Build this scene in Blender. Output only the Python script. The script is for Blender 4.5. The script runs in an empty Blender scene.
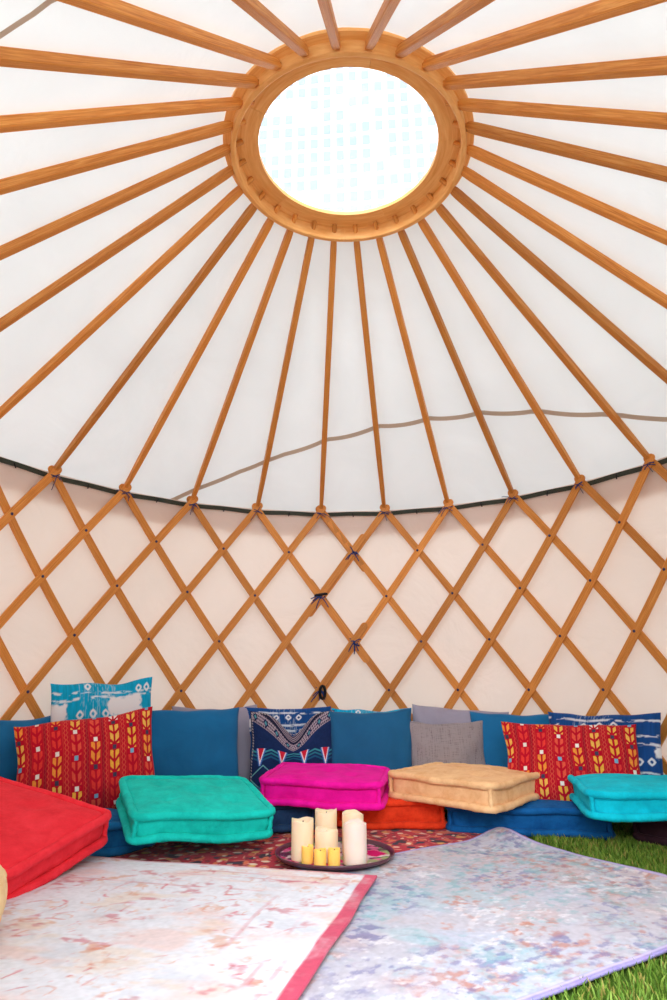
import bpy, bmesh, math, random
import numpy as np
from math import sin, cos, pi, sqrt, atan2, radians
from mathutils import Vector, Matrix, Euler, noise as mnoise

random.seed(7); rng = np.random.default_rng(11)
SC = bpy.context.scene
COL = SC.collection

# ------------------------------------------------------------------ sizes
R = 1.8                      # radius of the lattice wall
CZ = 0.61                    # eye height
CAM = np.array([-0.0254, -2.1215, CZ])
FPX, PITCH, YAW, ROLL = 632.9, 0.2888, 0.0027, -0.0033
TIPZ = 1.701                 # where two laths cross at the wall top
DR = 0.2758                  # height between lattice rows
PH, RPH = -0.0546, -0.1191   # bearing of the centre pole at wall and ring
DTH = 2 * pi / 28
def WB(c): return -0.0527 + .2257 * c - .00056 * c * c   # bearing of wall tip c; the lattice is opened a little unevenly
RINGC = (0.046, 0.0)
RH, RO, RI = 0.484, 0.516, 0.373
ZHOOP, ZRIM, ZPEG = 2.697, 2.752, 2.724

# camera axes, used to turn a photo bearing into a spot on a vertical plane Y
_F = np.array([sin(YAW) * cos(PITCH), cos(YAW) * cos(PITCH), sin(PITCH)])
_r = np.array([cos(YAW), -sin(YAW), 0.0]); _u = np.cross(_r, _F)
_R = _r * cos(ROLL) + _u * sin(ROLL); _U = _u * cos(ROLL) - _r * sin(ROLL)

def at(px, py, Y):
    d = _F + _R * (px - 333.5) / FPX - _U * (py - 500) / FPX
    return Vector(CAM + d * ((Y - CAM[1]) / d[1]))

# ------------------------------------------------------------------ objects
def tag(o, label=None, cat=None, group=None, kind=None):
    if label: o['label'] = label
    if cat: o['category'] = cat
    if group: o['group'] = group
    if kind: o['kind'] = kind
    return o

def empty(name, loc=(0, 0, 0)):
    o = bpy.data.objects.new(name, None); COL.objects.link(o); o.location = loc
    o.empty_display_size = 0.05
    return o

class MB:
    """collects one part's shapes"""
    def __init__(s): s.v = []; s.f = []; s.uv = []; s.c = []
    def add(s, verts, faces, uvs=None, cols=None):
        b = len(s.v); s.v += [tuple(p) for p in verts]
        for f in faces: s.f.append(tuple(i + b for i in f))
        s.uv += list(uvs) if uvs is not None else [(0, 0)] * len(verts)
        s.c += list(cols) if cols is not None else [(1, 1, 1)] * len(verts)
        return s
    def build(s, name, mat, parent=None, smooth=True, loc=None, rot=None, sharp=None):
        me = bpy.data.meshes.new(name); me.from_pydata(s.v, [], s.f); me.update()
        n = len(me.loops); li = np.zeros(n, int); me.loops.foreach_get('vertex_index', li)
        uv = np.array(s.uv, float)[li]; l = me.uv_layers.new(name='UVMap')
        l.data.foreach_set('uv', uv.ravel())
        ca = me.color_attributes.new('Col', 'FLOAT_COLOR', 'POINT')
        c = np.ones((len(s.v), 4)); c[:, :3] = np.array(s.c, float)[:, :3]
        ca.data.foreach_set('color', c.ravel())
        me.materials.append(mat)
        me.polygons.foreach_set('use_smooth', [smooth] * len(me.polygons))
        if sharp is not None: me.set_sharp_from_angle(angle=radians(sharp))
        bm = bmesh.new(); bm.from_mesh(me); bmesh.ops.recalc_face_normals(bm, faces=bm.faces); bm.to_mesh(me); bm.free()
        o = bpy.data.objects.new(name, me); COL.objects.link(o)
        if loc is not None: o.location = loc
        if rot is not None: o.rotation_euler = rot
        if parent: o.parent = parent
        return o

def sections(mb, secs, us=None, cap=True, closed=False):
    """loft a list of equally long vertex rings"""
    n = len(secs[0]); V = []; UV = []; Fc = []
    acc = 0
    for i, s in enumerate(secs):
        if i: acc += (Vector(s[0]) - Vector(secs[i - 1][0])).length
        for j, p in enumerate(s):
            V.append(p); UV.append((acc if us is None else us[i], j / n))
    m = len(secs)
    for i in range(m if closed else m - 1):
        for j in range(n):
            a = i * n + j; b = i * n + (j + 1) % n
            c = ((i + 1) % m) * n + (j + 1) % n; d = ((i + 1) % m) * n + j
            Fc.append((a, b, c, d))
    if cap and not closed:
        Fc.append(tuple(range(n - 1, -1, -1))); Fc.append(tuple((m - 1) * n + j for j in range(n)))
    mb.add(V, Fc, UV); return mb

def tube(mb, pts, rad, n=8, closed=False):
    pts = [Vector(p) for p in pts]; secs = []
    m = len(pts); N = None
    for i, p in enumerate(pts):
        a = pts[(i - 1) % m] if (i or closed) else p; b = pts[(i + 1) % m] if (i < m - 1 or closed) else p
        t = (b - a).normalized()
        if N is None:
            N = t.cross(Vector((0, 0, 1)))
            if N.length < .1: N = t.cross(Vector((1, 0, 0)))
        N = (N - t * N.dot(t)).normalized(); B = t.cross(N)
        r = rad(i / max(m - 1, 1)) if callable(rad) else rad
        secs.append([p + (N * cos(k * 2 * pi / n) + B * sin(k * 2 * pi / n)) * r for k in range(n)])
    return sections(mb, secs, closed=closed)

def lathe(mb, prof, n=48, c=(0, 0), t0=0, t1=2 * pi):
    """closed profile (r, z) turned about a vertical axis, whole turn"""
    k = len(prof); V = []; UV = []; Fc = []
    for i in range(n):
        t = t0 + (t1 - t0) * i / n
        for j, (r, z) in enumerate(prof):
            V.append((c[0] + r * sin(t), c[1] + r * cos(t), z)); UV.append((t * .5, r + z))
    for i in range(n):
        for j in range(k):
            a = i * k + j; b = i * k + (j + 1) % k; i2 = (i + 1) % n
            Fc.append((a, b, i2 * k + (j + 1) % k, i2 * k + j))
    mb.add(V, Fc, UV); return mb

def solid(mb, prof, n=40, c=(0, 0)):
    """open profile from axis to axis turned to a closed solid"""
    V = []; Fc = []; UV = []
    k = len(prof)
    for i in range(n):
        t = 2 * pi * i / n
        for r, z in prof: V.append((c[0] + max(r, 1e-4) * sin(t), c[1] + max(r, 1e-4) * cos(t), z)); UV.append((t, z))
    for i in range(n):
        i2 = (i + 1) % n
        for j in range(k - 1): Fc.append((i * k + j, i * k + j + 1, i2 * k + j + 1, i2 * k + j))
    Fc.append(tuple(i * k for i in range(n))); Fc.append(tuple(i * k + k - 1 for i in range(n))[::-1])
    mb.add(V, Fc, UV); return mb

# ------------------------------------------------------------------ materials
def lin(c):
    c = np.array(c, float) / 255.0
    return np.where(c <= .04045, c / 12.92, ((c + .055) / 1.055) ** 2.4)
def L4(c): return (*[float(x) for x in lin(c)], 1.0)

class NT:
    def __init__(s, name):
        s.m = bpy.data.materials.new(name); s.m.use_nodes = True; s.t = s.m.node_tree; s.t.nodes.clear()
        s.out = s.n('ShaderNodeOutputMaterial')
    def n(s, ty, **k):
        x = s.t.nodes.new(ty)
        for a, v in k.items(): setattr(x, a, v)
        return x
    def l(s, a, b): s.t.links.new(a, b)
    def bsdf(s, rough=.7, sheen=0, spec=.3, **k):
        b = s.n('ShaderNodeBsdfPrincipled'); b.inputs['Roughness'].default_value = rough
        b.inputs['Specular IOR Level'].default_value = spec
        if sheen: b.inputs['Sheen Weight'].default_value = sheen; b.inputs['Sheen Roughness'].default_value = .4
        s.l(b.outputs[0], s.out.inputs[0]); s.b = b; return b
    def noise(s, vec, scale, detail=4, rough=.55, dist=0):
        x = s.n('ShaderNodeTexNoise'); x.inputs['Scale'].default_value = scale; x.inputs['Detail'].default_value = detail
        x.inputs['Roughness'].default_value = rough; x.inputs['Distortion'].default_value = dist
        if vec is not None: s.l(vec, x.inputs['Vector'])
        return x.outputs['Fac']
    def ramp(s, fac, stops):
        r = s.n('ShaderNodeValToRGB'); s.l(fac, r.inputs[0]); e = r.color_ramp.elements
        while len(e) < len(stops): e.new(.5)
        for q, (p, c) in zip(e, stops): q.position = p; q.color = c
        return r.outputs[0]
    def mix(s, fac, a, b, mode='MIX'):
        x = s.n('ShaderNodeMix', data_type='RGBA', blend_type=mode)
        for sock, v in ((0, fac), (6, a), (7, b)):
            if isinstance(v, (int, float)): x.inputs[sock].default_value = v
            elif isinstance(v, tuple): x.inputs[sock].default_value = v
            else: s.l(v, x.inputs[sock])
        return x.outputs[2]
    def bump(s, h, strength=.3, dist=.01):
        b = s.n('ShaderNodeBump'); b.inputs['Strength'].default_value = strength; b.inputs['Distance'].default_value = dist
        s.l(h, b.inputs['Height']); return b.outputs[0]
    def mapping(s, vec, scale):
        m = s.n('ShaderNodeMapping'); m.inputs['Scale'].default_value = scale; s.l(vec, m.inputs['Vector']); return m.outputs[0]
    def add(s, vec, off):
        m = s.n('ShaderNodeVectorMath', operation='ADD'); s.l(vec, m.inputs[0]); s.l(off, m.inputs[1]); return m.outputs[0]

def wood(name, dark, mid, light):
    k = NT(name); k.bsdf(.5, spec=.35)
    tc = k.n('ShaderNodeTexCoord'); oi = k.n('ShaderNodeObjectInfo')
    rv = k.n('ShaderNodeCombineXYZ')
    mm = k.n('ShaderNodeMath', operation='MULTIPLY'); k.l(oi.outputs['Random'], mm.inputs[0]); mm.inputs[1].default_value = 37.0
    k.l(mm.outputs[0], rv.inputs[0]); k.l(mm.outputs[0], rv.inputs[2])
    v = k.add(tc.outputs['UV'], rv.outputs[0])
    g1 = k.noise(k.mapping(v, (3.0, 9.0, 1)), 1.6, 5, .6, 1.2)
    g2 = k.noise(k.mapping(v, (9.0, 60.0, 1)), 1.0, 3, .6)
    col = k.ramp(g1, [(.30, L4(dark)), (.5, L4(mid)), (.72, L4(light))])
    col = k.mix(.35, col, k.ramp(g2, [(.35, L4(dark)), (.65, L4(light))]))
    br = k.n('ShaderNodeHueSaturation'); k.l(col, br.inputs['Color'])
    mr = k.n('ShaderNodeMapRange'); k.l(oi.outputs['Random'], mr.inputs[0]); mr.inputs[3].default_value = .86; mr.inputs[4].default_value = 1.2
    k.l(mr.outputs[0], br.inputs['Value']); k.l(br.outputs[0], k.b.inputs['Base Color'])
    k.l(k.bump(g2, .15, .002), k.b.inputs['Normal'])
    return k.m

def canvas(name, col, trans, wr=.25, weave=True, tcol=None):
    k = NT(name); tc = k.n('ShaderNodeTexCoord')
    n1 = k.noise(tc.outputs['Object'], 2.2, 4, .5, .8); n2 = k.noise(tc.outputs['Object'], 170, 2)
    c = k.mix(k.ramp(n1, [(.35, (0, 0, 0, 1)), (.7, (1, 1, 1, 1))]), L4(col), L4(tuple(x * .975 for x in col)))
    d = k.n('ShaderNodeBsdfDiffuse'); t = k.n('ShaderNodeBsdfTranslucent'); m = k.n('ShaderNodeMixShader')
    k.l(c, d.inputs[0]); 
    if tcol: t.inputs[0].default_value = L4(tcol)
    else: k.l(c, t.inputs[0])
    m.inputs[0].default_value = trans
    h = k.n('ShaderNodeMath', operation='ADD'); k.l(n1, h.inputs[0])
    hm = k.n('ShaderNodeMath', operation='MULTIPLY'); k.l(n2, hm.inputs[0]); hm.inputs[1].default_value = .02
    k.l(hm.outputs[0], h.inputs[1])
    b = k.bump(h.outputs[0], wr, .05); k.l(b, d.inputs['Normal'])
    k.l(d.outputs[0], m.inputs[1]); k.l(t.outputs[0], m.inputs[2]); k.l(m.outputs[0], k.out.inputs[0])
    return k.m

def velvet(name, col, dark=None):
    k = NT(name); k.bsdf(.85, sheen=.35, spec=.15); tc = k.n('ShaderNodeTexCoord')
    n1 = k.noise(tc.outputs['Object'], 14, 6, .7, .3); n2 = k.noise(tc.outputs['Object'], 260, 2); n3 = k.noise(tc.outputs['Object'], 40, 5, .65, .2)
    dk = dark or tuple(x * .80 for x in col); lt = tuple(min(255, x * 1.05 + 7) for x in col)
    c = k.ramp(n1, [(.32, L4(dk)), (.5, L4(col)), (.68, L4(lt))])
    k.l(c, k.b.inputs['Base Color']); k.b.inputs['Sheen Tint'].default_value = L4(tuple(min(255, x * .7 + 70) for x in col))
    h = k.n('ShaderNodeMath', operation='MULTIPLY_ADD'); k.l(n2, h.inputs[0]); h.inputs[1].default_value = .12; k.l(n3, h.inputs[2])
    k.l(k.bump(h.outputs[0], .35, .012), k.b.inputs['Normal'])
    return k.m

def cloth(name, col=None, weave=320, slub=0, bump=.25):
    """plain woven cloth; with no colour it takes the dyed pattern stored on the mesh"""
    k = NT(name); k.bsdf(.9, sheen=.15, spec=.15); tc = k.n('ShaderNodeTexCoord')
    n1 = k.noise(tc.outputs['Object'], 5, 4, .6, .5); n2 = k.noise(tc.outputs['Object'], weave, 2)
    if col: base = k.mix(k.ramp(n1, [(.35, (0, 0, 0, 1)), (.65, (1, 1, 1, 1))]), L4(tuple(x * .93 for x in col)), L4(col))
    else:
        a = k.n('ShaderNodeVertexColor', layer_name='Col'); base = a.outputs[0]
    if slub:
        s1 = k.noise(k.mapping(tc.outputs['Object'], (12, 300, 300)), 1, 3); s2 = k.noise(k.mapping(tc.outputs['Object'], (300, 12, 12)), 1, 3)
        s = k.n('ShaderNodeMath', operation='ADD'); k.l(s1, s.inputs[0]); k.l(s2, s.inputs[1])
        base = k.mix(k.ramp(s.outputs[0], [(.75, (0, 0, 0, 1)), (1.25 / 1.3, (1, 1, 1, 1))]), base, k.mix(.22, base, (.75, .7, .68, 1)))
    k.l(base, k.b.inputs['Base Color'])
    h = k.n('ShaderNodeMath', operation='MULTIPLY_ADD'); k.l(n2, h.inputs[0]); h.inputs[1].default_value = .1; k.l(n1, h.inputs[2])
    k.l(k.bump(h.outputs[0], bump, .02), k.b.inputs['Normal'])
    return k.m

def plain(name, col, rough=.6, spec=.3, metal=0):
    k = NT(name); k.bsdf(rough, spec=spec); tc = k.n('ShaderNodeTexCoord')
    n = k.noise(tc.outputs['Object'], 30, 3)
    k.l(k.mix(n, L4(tuple(x * .9 for x in col)), L4(col)), k.b.inputs['Base Color']); k.b.inputs['Metallic'].default_value = metal
    return k.m

def wax(name, top, glow, strength):
    k = NT(name); k.bsdf(.45, spec=.3); tc = k.n('ShaderNodeTexCoord'); sep = k.n('ShaderNodeSeparateXYZ'); k.l(tc.outputs['Generated'], sep.inputs[0])
    n = k.noise(tc.outputs['Object'], 18, 3)
    k.l(k.mix(n, L4(top), L4(tuple(x * .97 for x in top))), k.b.inputs['Base Color'])
    k.b.inputs['Subsurface Weight'].default_value = .35; k.b.inputs['Subsurface Scale'].default_value = .02
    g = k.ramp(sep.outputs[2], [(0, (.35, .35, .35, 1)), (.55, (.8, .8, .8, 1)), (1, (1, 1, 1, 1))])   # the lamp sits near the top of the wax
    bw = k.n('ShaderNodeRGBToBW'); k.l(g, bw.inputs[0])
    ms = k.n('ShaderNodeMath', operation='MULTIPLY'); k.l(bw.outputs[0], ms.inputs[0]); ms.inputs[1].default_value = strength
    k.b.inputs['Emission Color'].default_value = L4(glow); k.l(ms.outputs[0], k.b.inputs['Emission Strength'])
    return k.m

M = {}
M['pine'] = wood('honey_pine', (182, 96, 28), (216, 136, 54), (236, 170, 90))
M['ringwood'] = wood('crown_pine', (222, 148, 72), (238, 172, 98), (248, 196, 128))
M['roof'] = canvas('roof_canvas', (244, 247, 247), .158, .25)
M['wall'] = canvas('wall_canvas', (232, 220, 213), .19, .5, tcol=(248, 224, 208))
M['skirt'] = canvas('roof_skirt_canvas', (214, 160, 118), .22, .2)
M['seam'] = canvas('seam_tape', (206, 184, 164), .30, .1)
M['band'] = plain('green_webbing', (62, 66, 56), .8)
M['cord'] = plain('blue_cord', (40, 62, 120), .7)
M['black'] = plain('black_strap', (22, 22, 26), .6)
M['bolt'] = plain('bolt_blue', (52, 52, 96), .4, .5)
M['cloth_print'] = cloth('printed_cloth')
M['rug_pile'] = cloth('rug_pile', None, 420, 0, .2)

# ------------------------------------------------------------------ number noise for dyed patterns
def vnoise(x, y, seed=0):
    x = np.asarray(x, float); y = np.asarray(y, float)
    xi = np.floor(x).astype(np.int64); yi = np.floor(y).astype(np.int64); fx = x - xi; fy = y - yi
    fx = fx * fx * (3 - 2 * fx); fy = fy * fy * (3 - 2 * fy)
    def h(a, b):
        n = (a * 374761393 + b * 668265263 + seed * 974634257) & 0x7fffffff
        n = ((n ^ (n >> 13)) * 1274126177) & 0x7fffffff
        return ((n ^ (n >> 16)) & 0xffff) / 65535.0
    return (h(xi, yi) * (1 - fx) + h(xi + 1, yi) * fx) * (1 - fy) + (h(xi, yi + 1) * (1 - fx) + h(xi + 1, yi + 1) * fx) * fy
def fbm(x, y, o=4, seed=0):
    s = 0; a = .5; t = 0
    for i in range(o): s = s + a * vnoise(x * 2 ** i, y * 2 ** i, seed + i * 17); t += a; a *= .55
    return s / t
def hsh(a, b, seed=0):
    n = (np.asarray(a, np.int64) * 7919 + np.asarray(b, np.int64) * 104729 + seed * 1299709 + 12345) & 0x7fffffff
    n = ((n ^ (n >> 11)) * 1103515245) & 0x7fffffff
    return ((n >> 8) & 0xffff) / 65536.0
def paint(c, mask, col):
    m = np.clip(np.asarray(mask, float), 0, 1)[..., None]; return c * (1 - m) + lin(col) * m
def sstep(a, b, x): t = np.clip((x - a) / (b - a), 0, 1); return t * t * (3 - 2 * t)

# ------------------------------------------------------------------ yurt frame
def wp(c, row, r=R):
    t = WB(c)
    return Vector((r * sin(t), r * cos(t), TIPZ - row * DR)), Vector((sin(t), cos(t), 0))

def lath(mb, c0, r0, c1, r1, r=R, w=.042, th=.010, e0=.040, e1=.045, off=0.0):
    n = max(4, int(abs(r1 - r0) * 4)); P = []; N = []
    for i in range(n + 1):
        f = i / n; p, nn = wp(c0 + (c1 - c0) * f, r0 + (r1 - r0) * f, r); P.append(p); N.append(nn)
    d0 = (P[0] - P[1]).normalized(); d1 = (P[-1] - P[-2]).normalized()
    st = [(P[0] + d0 * (e0 - w / 2 * (1 - sin(a))), N[0], cos(a)) for a in (1.57, 1.2, .8, .4, 0)]
    st = [(p, nn, max(.12, k)) for p, nn, k in st]
    mid = [(p, nn, 1) for p, nn in zip(P, N)]
    en = [(P[-1] + d1 * (e1 - w / 2 * (1 - sin(a))), N[-1], max(.12, cos(a))) for a in (0, .4, .8, 1.2, 1.57)]
    allp = st + mid + en; secs = []
    for i, (p, nn, k) in enumerate(allp):
        t = (allp[min(i + 1, len(allp) - 1)][0] - allp[max(i - 1, 0)][0]).normalized()
        s = nn.cross(t).normalized(); q = p + s * off; h = w / 2 * k; b = th / 2
        secs.append([q + s * h * .94 - nn * b, q + s * h - nn * b * .6, q + s * h + nn * b, q - s * h + nn * b, q - s * h - nn * b * .6, q - s * h * .94 - nn * b])
    V = []; 
    uo = random.random() * 50; vo = random.random() * 9
    m2 = MB(); sections(m2, secs)
    mb.add(m2.v, m2.f, [(u + uo, v + vo) for u, v in m2.uv]); return mb

GAP = 12
def lattice(side):
    name = 'lattice_panel'; root = empty(name, (0, R, 0) if False else (0, 0, 0))
    if side < 0: tag(root, 'wooden lattice wall panel curving left from the blue cord knots', 'lattice', 'lattice wall panels')
    else: tag(root, 'wooden lattice wall panel curving right from the blue cord knots', 'lattice', 'lattice wall panels')
    RB = 6.12
    rin, rout = R - .006, R + .006
    # laths leaning '\' : c = i + r/2 ;  '/' : c = i - r/2
    for i in range(-GAP - 3, GAP + 1):
        a, b = max(0, 2 * (-GAP - i)), min(RB, 2 * (GAP - i))
        if side < 0:
            if i > 0: continue
            b = min(b, -2 * i + 1 + .28); off = .004
        else:
            if i <= 0: a = max(a, -2 * i - .28)
            off = -.004
        if b - a < .4: continue
        ov = (side > 0 and i <= 0 and a > 0)
        lath(MB_ := MB(), i + a / 2, a, i + b / 2, b, rout + (.010 if ov else 0), off=off).build('slat', M['pine'], root, sharp=40)
    for i in range(-GAP, GAP + 4):
        a, b = max(0, 2 * (i - GAP)), min(RB, 2 * (i + GAP))
        if side < 0:
            if i > 0: a = max(a, 2 * i - 1 - .28)
            off = .007 if i > 0 else 0
        else:
            if i <= 0: continue
            b = min(b, 2 * i + .28); off = -.007
        if b - a < .4: continue
        ov = (side < 0 and i > 0 and a > 0)
        lath(MB(), i - a / 2, a, i - b / 2, b, rin - (.010 if ov else 0), off=off).build('slat', M['pine'], root, sharp=40)
    bolt0 = None
    for row in range(1, 6):
        for j in range(-GAP, GAP + 1):
            c = j + (.5 if row % 2 else 0)
            joint = (c == .5 and row % 2) or (c == 0 and row % 2 == 0)
            if joint or abs(c) > GAP - .5 or (c < .25) != (side < 0): continue
            p, nn = wp(c, row, R - .0125)
            if abs(c) > 7.6: continue
            t = atan2(nn.x, nn.y)
            if bolt0 is None:
                m = MB(); solid(m, [(0, .002), (.005, .0018), (.0075, 0), (.0078, -.003), (0, -.003)][::-1], 12)
                bolt0 = m.build('bolt', M['bolt'], root); o = bolt0
            else:
                o = bolt0.copy(); COL.objects.link(o); o.parent = root
            o.location = p; o.rotation_euler = (radians(90), 0, -t)
    return root
lattice(-1); lattice(1)

# roof poles
def pole_label(k):
    up = ['topmost', 'second from top', 'third from top', 'fourth from top', 'fifth from top', 'sixth from top']
    if k in (27, 26, 25, 24, 23, 22): return 'wooden roof pole, %s of those crossing the left photo edge' % up[27 - k]
    if k in (6, 7, 8, 9, 10, 11): return 'wooden roof pole, %s of those crossing the right photo edge' % up[k - 6]
    top = {28: 'leftmost', 1: 'second from left', 2: 'third from left', 3: 'fourth from left', 4: 'fifth from left', 5: 'sixth from left'}
    if k in top: return 'wooden roof pole, %s of those crossing the top photo edge' % top[k]
    if k == 17: return 'wooden roof pole ending at wall top just above the cord-tied lattice joint'
    wd = ['first', 'second', 'third', 'fourth', 'fifth']
    if k > 17: return 'wooden roof pole, %s to the left of the one above the lattice joint' % wd[k - 18]
    return 'wooden roof pole, %s to the right of the one above the lattice joint' % wd[16 - k]

def superrect(w, h, b): return [(w / 2 - b, -h / 2), (w / 2, -h / 2 + b), (w / 2, h / 2 - b), (w / 2 - b, h / 2), (-w / 2 + b, h / 2), (-w / 2, h / 2 - b), (-w / 2, -h / 2 + b), (-w / 2 + b, -h / 2)]
FOOT = {27: -.021, 26: -.045, 25: -.054, 24: -.046, 23: -.039, 22: -.029, 6: .002, 7: .03, 8: .048, 9: .015, 10: .011, 11: .011, 5: -.007, 4: -.028, 3: -.011, 2: .024, 1: .048, 28: .013}   # feet stand a hand's width off the even spacing
for k in range(1, 29):
    n = 17 - k
    ta, tb = WB(n) + FOOT.get(k, 0), RPH + n * DTH
    A = Vector(((R + .004) * sin(ta), (R + .004) * cos(ta), TIPZ + .014)); B = Vector((RINGC[0] + (RH + .002) * sin(tb), RINGC[1] + (RH + .002) * cos(tb), ZPEG))
    d = B - A; Ln = d.length; x = d.normalized(); y = Vector((0, 0, 1)).cross(x).normalized(); z = x.cross(y)
    m = MB(); secs = []; uo = random.random() * 40
    prof = superrect(.030, .036, .003)
    for s, g in ((-.010, .62), (.012, .74), (.16, .9), (Ln * .25, 1), (Ln * .5, 1), (Ln * .75, 1), (Ln - .05, 1), (Ln - .02, .93), (Ln - .004, .74)):
        secs.append([(s, a * g, b * g) for a, b in prof])
    sections(m, secs, us=[s[0][0] + uo for s in secs])
    o = m.build('roof_pole', M['pine'], sharp=35)
    o.matrix_world = Matrix.Translation(A) @ Matrix((x, y, z)).transposed().to_4x4()
    tag(o, pole_label(k), 'roof pole', 'roof poles')
    m = MB(); tube(m, [(Ln - .006, 0, 0), (Ln + .02, 0, 0), (Ln + .060, 0, 0)], .0105, 10)
    m.build('peg', M['pine'], o)
    o['k'] = k

# crown ring
ring = empty('crown_ring', (RINGC[0], RINGC[1], ZHOOP)); tag(ring, 'round wooden crown ring holding the roof poles around the skylight', 'crown ring')
def rect_ring(r0, r1, z0, z1, n=112):
    m = MB(); b = .003
    lathe(m, [(r0, z0 + b), (r0 + b, z0), (r1 - b, z0), (r1, z0 + b), (r1, z1 - b), (r1 - b, z1), (r0 + b, z1), (r0, z1 - b)], n); return m
rect_ring(RH - .022, RH, 0, .070).build('hoop', M['ringwood'], ring, sharp=35)
def annulus_boards(r0, r1, z0, z1, k, t0):
    m = MB()
    for i in range(k):
        a, b = t0 + 2 * pi * i / k + .0012, t0 + 2 * pi * (i + 1) / k - .0012; secs = []
        uo = random.random() * 30
        for j in range(25):
            t = a + (b - a) * j / 24
            secs.append([(r * sin(t), r * cos(t), z) for r, z in ((r0, z0), (r1, z0), (r1, z1), (r0, z1))])
        sections(m, secs, us=[uo + j * .02 for j in range(25)])
    return m
annulus_boards(RI, RH - .006, .066, .084, 5, .45).build('inner_rim', M['ringwood'], ring, sharp=35)
annulus_boards(RH - .005, RO, .052, .072, 5, .95).build('outer_rim', M['ringwood'], ring, sharp=35)

# skylight pane over the ring
k = NT('clear_vinyl'); tr = k.n('ShaderNodeBsdfTransparent'); tr.inputs[0].default_value = (.96, .97, .98, 1)
gl = k.n('ShaderNodeBsdfGlossy'); gl.inputs['Roughness'].default_value = .08; mx = k.n('ShaderNodeMixShader'); mx.inputs[0].default_value = .04
k.l(tr.outputs[0], mx.inputs[1]); k.l(gl.outputs[0], mx.inputs[2]); k.l(mx.outputs[0], k.out.inputs[0])
m = MB(); pr = [(.43 * cos(a), .087 + .09 * sin(a)) for a in np.linspace(0, pi / 2, 10)]
inn = [(r * .992, z - .003) for r, z in pr]
solid(m, pr[:-1] + [(0, .177)] + [(0, .174)] + inn[::-1][1:], 64)
sky = m.build('skylight_dome', k.m, loc=(RINGC[0], RINGC[1], ZHOOP)); tag(sky, 'clear dome skylight over the round crown ring opening', 'skylight')

# ------------------------------------------------------------------ canvas
ZE = TIPZ + .001; RE = R + .052        # where roof canvas meets the wall
def cone_pt(f, t, lift=0.0):
    """point of the roof canvas, f 0 at the eave .. 1 at the crown"""
    x0, y0, z0 = RE * sin(t), RE * cos(t), ZE
    x1, y1, z1 = RINGC[0] + .50 * sin(t), RINGC[1] + .50 * cos(t), ZHOOP + .079
    q = ((t - PH) / DTH) % 1.0
    sag = -.014 * (4 * q * (1 - q)) * sin(pi * min(1, f * 1.05)) if f < .95 else 0
    wr = .004 * mnoise.noise(Vector((x0 * 3 + f, y0 * 3, f * 4)))
    return Vector((x0 + (x1 - x0) * f, y0 + (y1 - y0) * f, z0 + (z1 - z0) * f + sag + wr + lift))
m = MB(); NA, NF = 28 * 8, 30; V = []; Fc = []
for i in range(NA):
    t = 2 * pi * i / NA + PH
    for j in range(NF + 1): V.append(cone_pt(j / NF, t))
for i in range(NA):
    i2 = (i + 1) % NA
    for j in range(NF): Fc.append((i * (NF + 1) + j, i2 * (NF + 1) + j, i2 * (NF + 1) + j + 1, i * (NF + 1) + j + 1))
m.add(V, Fc); roof = m.build('ceiling', M['roof']); tag(roof, kind='structure'); roof['label'] = 'cream canvas yurt roof stretched over the poles'

def cyl_cloth(mb, r0, z0, r1, z1, t0, t1, na, nz, wr):
    V = []; Fc = []
    for i in range(na + 1):
        t = t0 + (t1 - t0) * i / na
        for j in range(nz + 1):
            f = j / nz; r = r0 + (r1 - r0) * f; z = z0 + (z1 - z0) * f
            rr = r + wr * mnoise.noise(Vector((t * 6, z * 2.2, 1.3))) + wr * .4 * mnoise.noise(Vector((t * 17, z * 5, 7)))
            V.append((rr * sin(t), rr * cos(t), z))
    for i in range(na):
        for j in range(nz): Fc.append((i * (nz + 1) + j, (i + 1) * (nz + 1) + j, (i + 1) * (nz + 1) + j + 1, i * (nz + 1) + j + 1))
    mb.add(V, Fc); return mb
T0, T1 = WB(-GAP) - .03, WB(GAP) + .03
cyl_cloth(MB(), R + .038, 0, R + .033, TIPZ + .006, T0, T1, 320, 30, .006).build('wall_back', M['wall'])
tag(bpy.data.objects['wall_back'], kind='structure')
# roof skirt hanging outside the wall, ragged lower hem
m = MB(); V = []; Fc = []
for i in range(321):
    t = T0 + (T1 - T0) * i / 320; zb = TIPZ - .155 - .05 * mnoise.noise(Vector((t * 2.3, 4, 0))) - .012 * mnoise.noise(Vector((t * 14, 0, 0)))
    for j in range(7):
        z = ZE + (zb - ZE) * j / 6; r = R + .053 + .004 * j / 6; V.append((r * sin(t), r * cos(t), z))
for i in range(320):
    for j in range(6): Fc.append((i * 7 + j, i * 7 + 7 + j, i * 7 + 8 + j, i * 7 + 1 + j))
m.add(V, Fc); tag(m.build('trim_1', M['skirt']), kind='structure')

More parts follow.
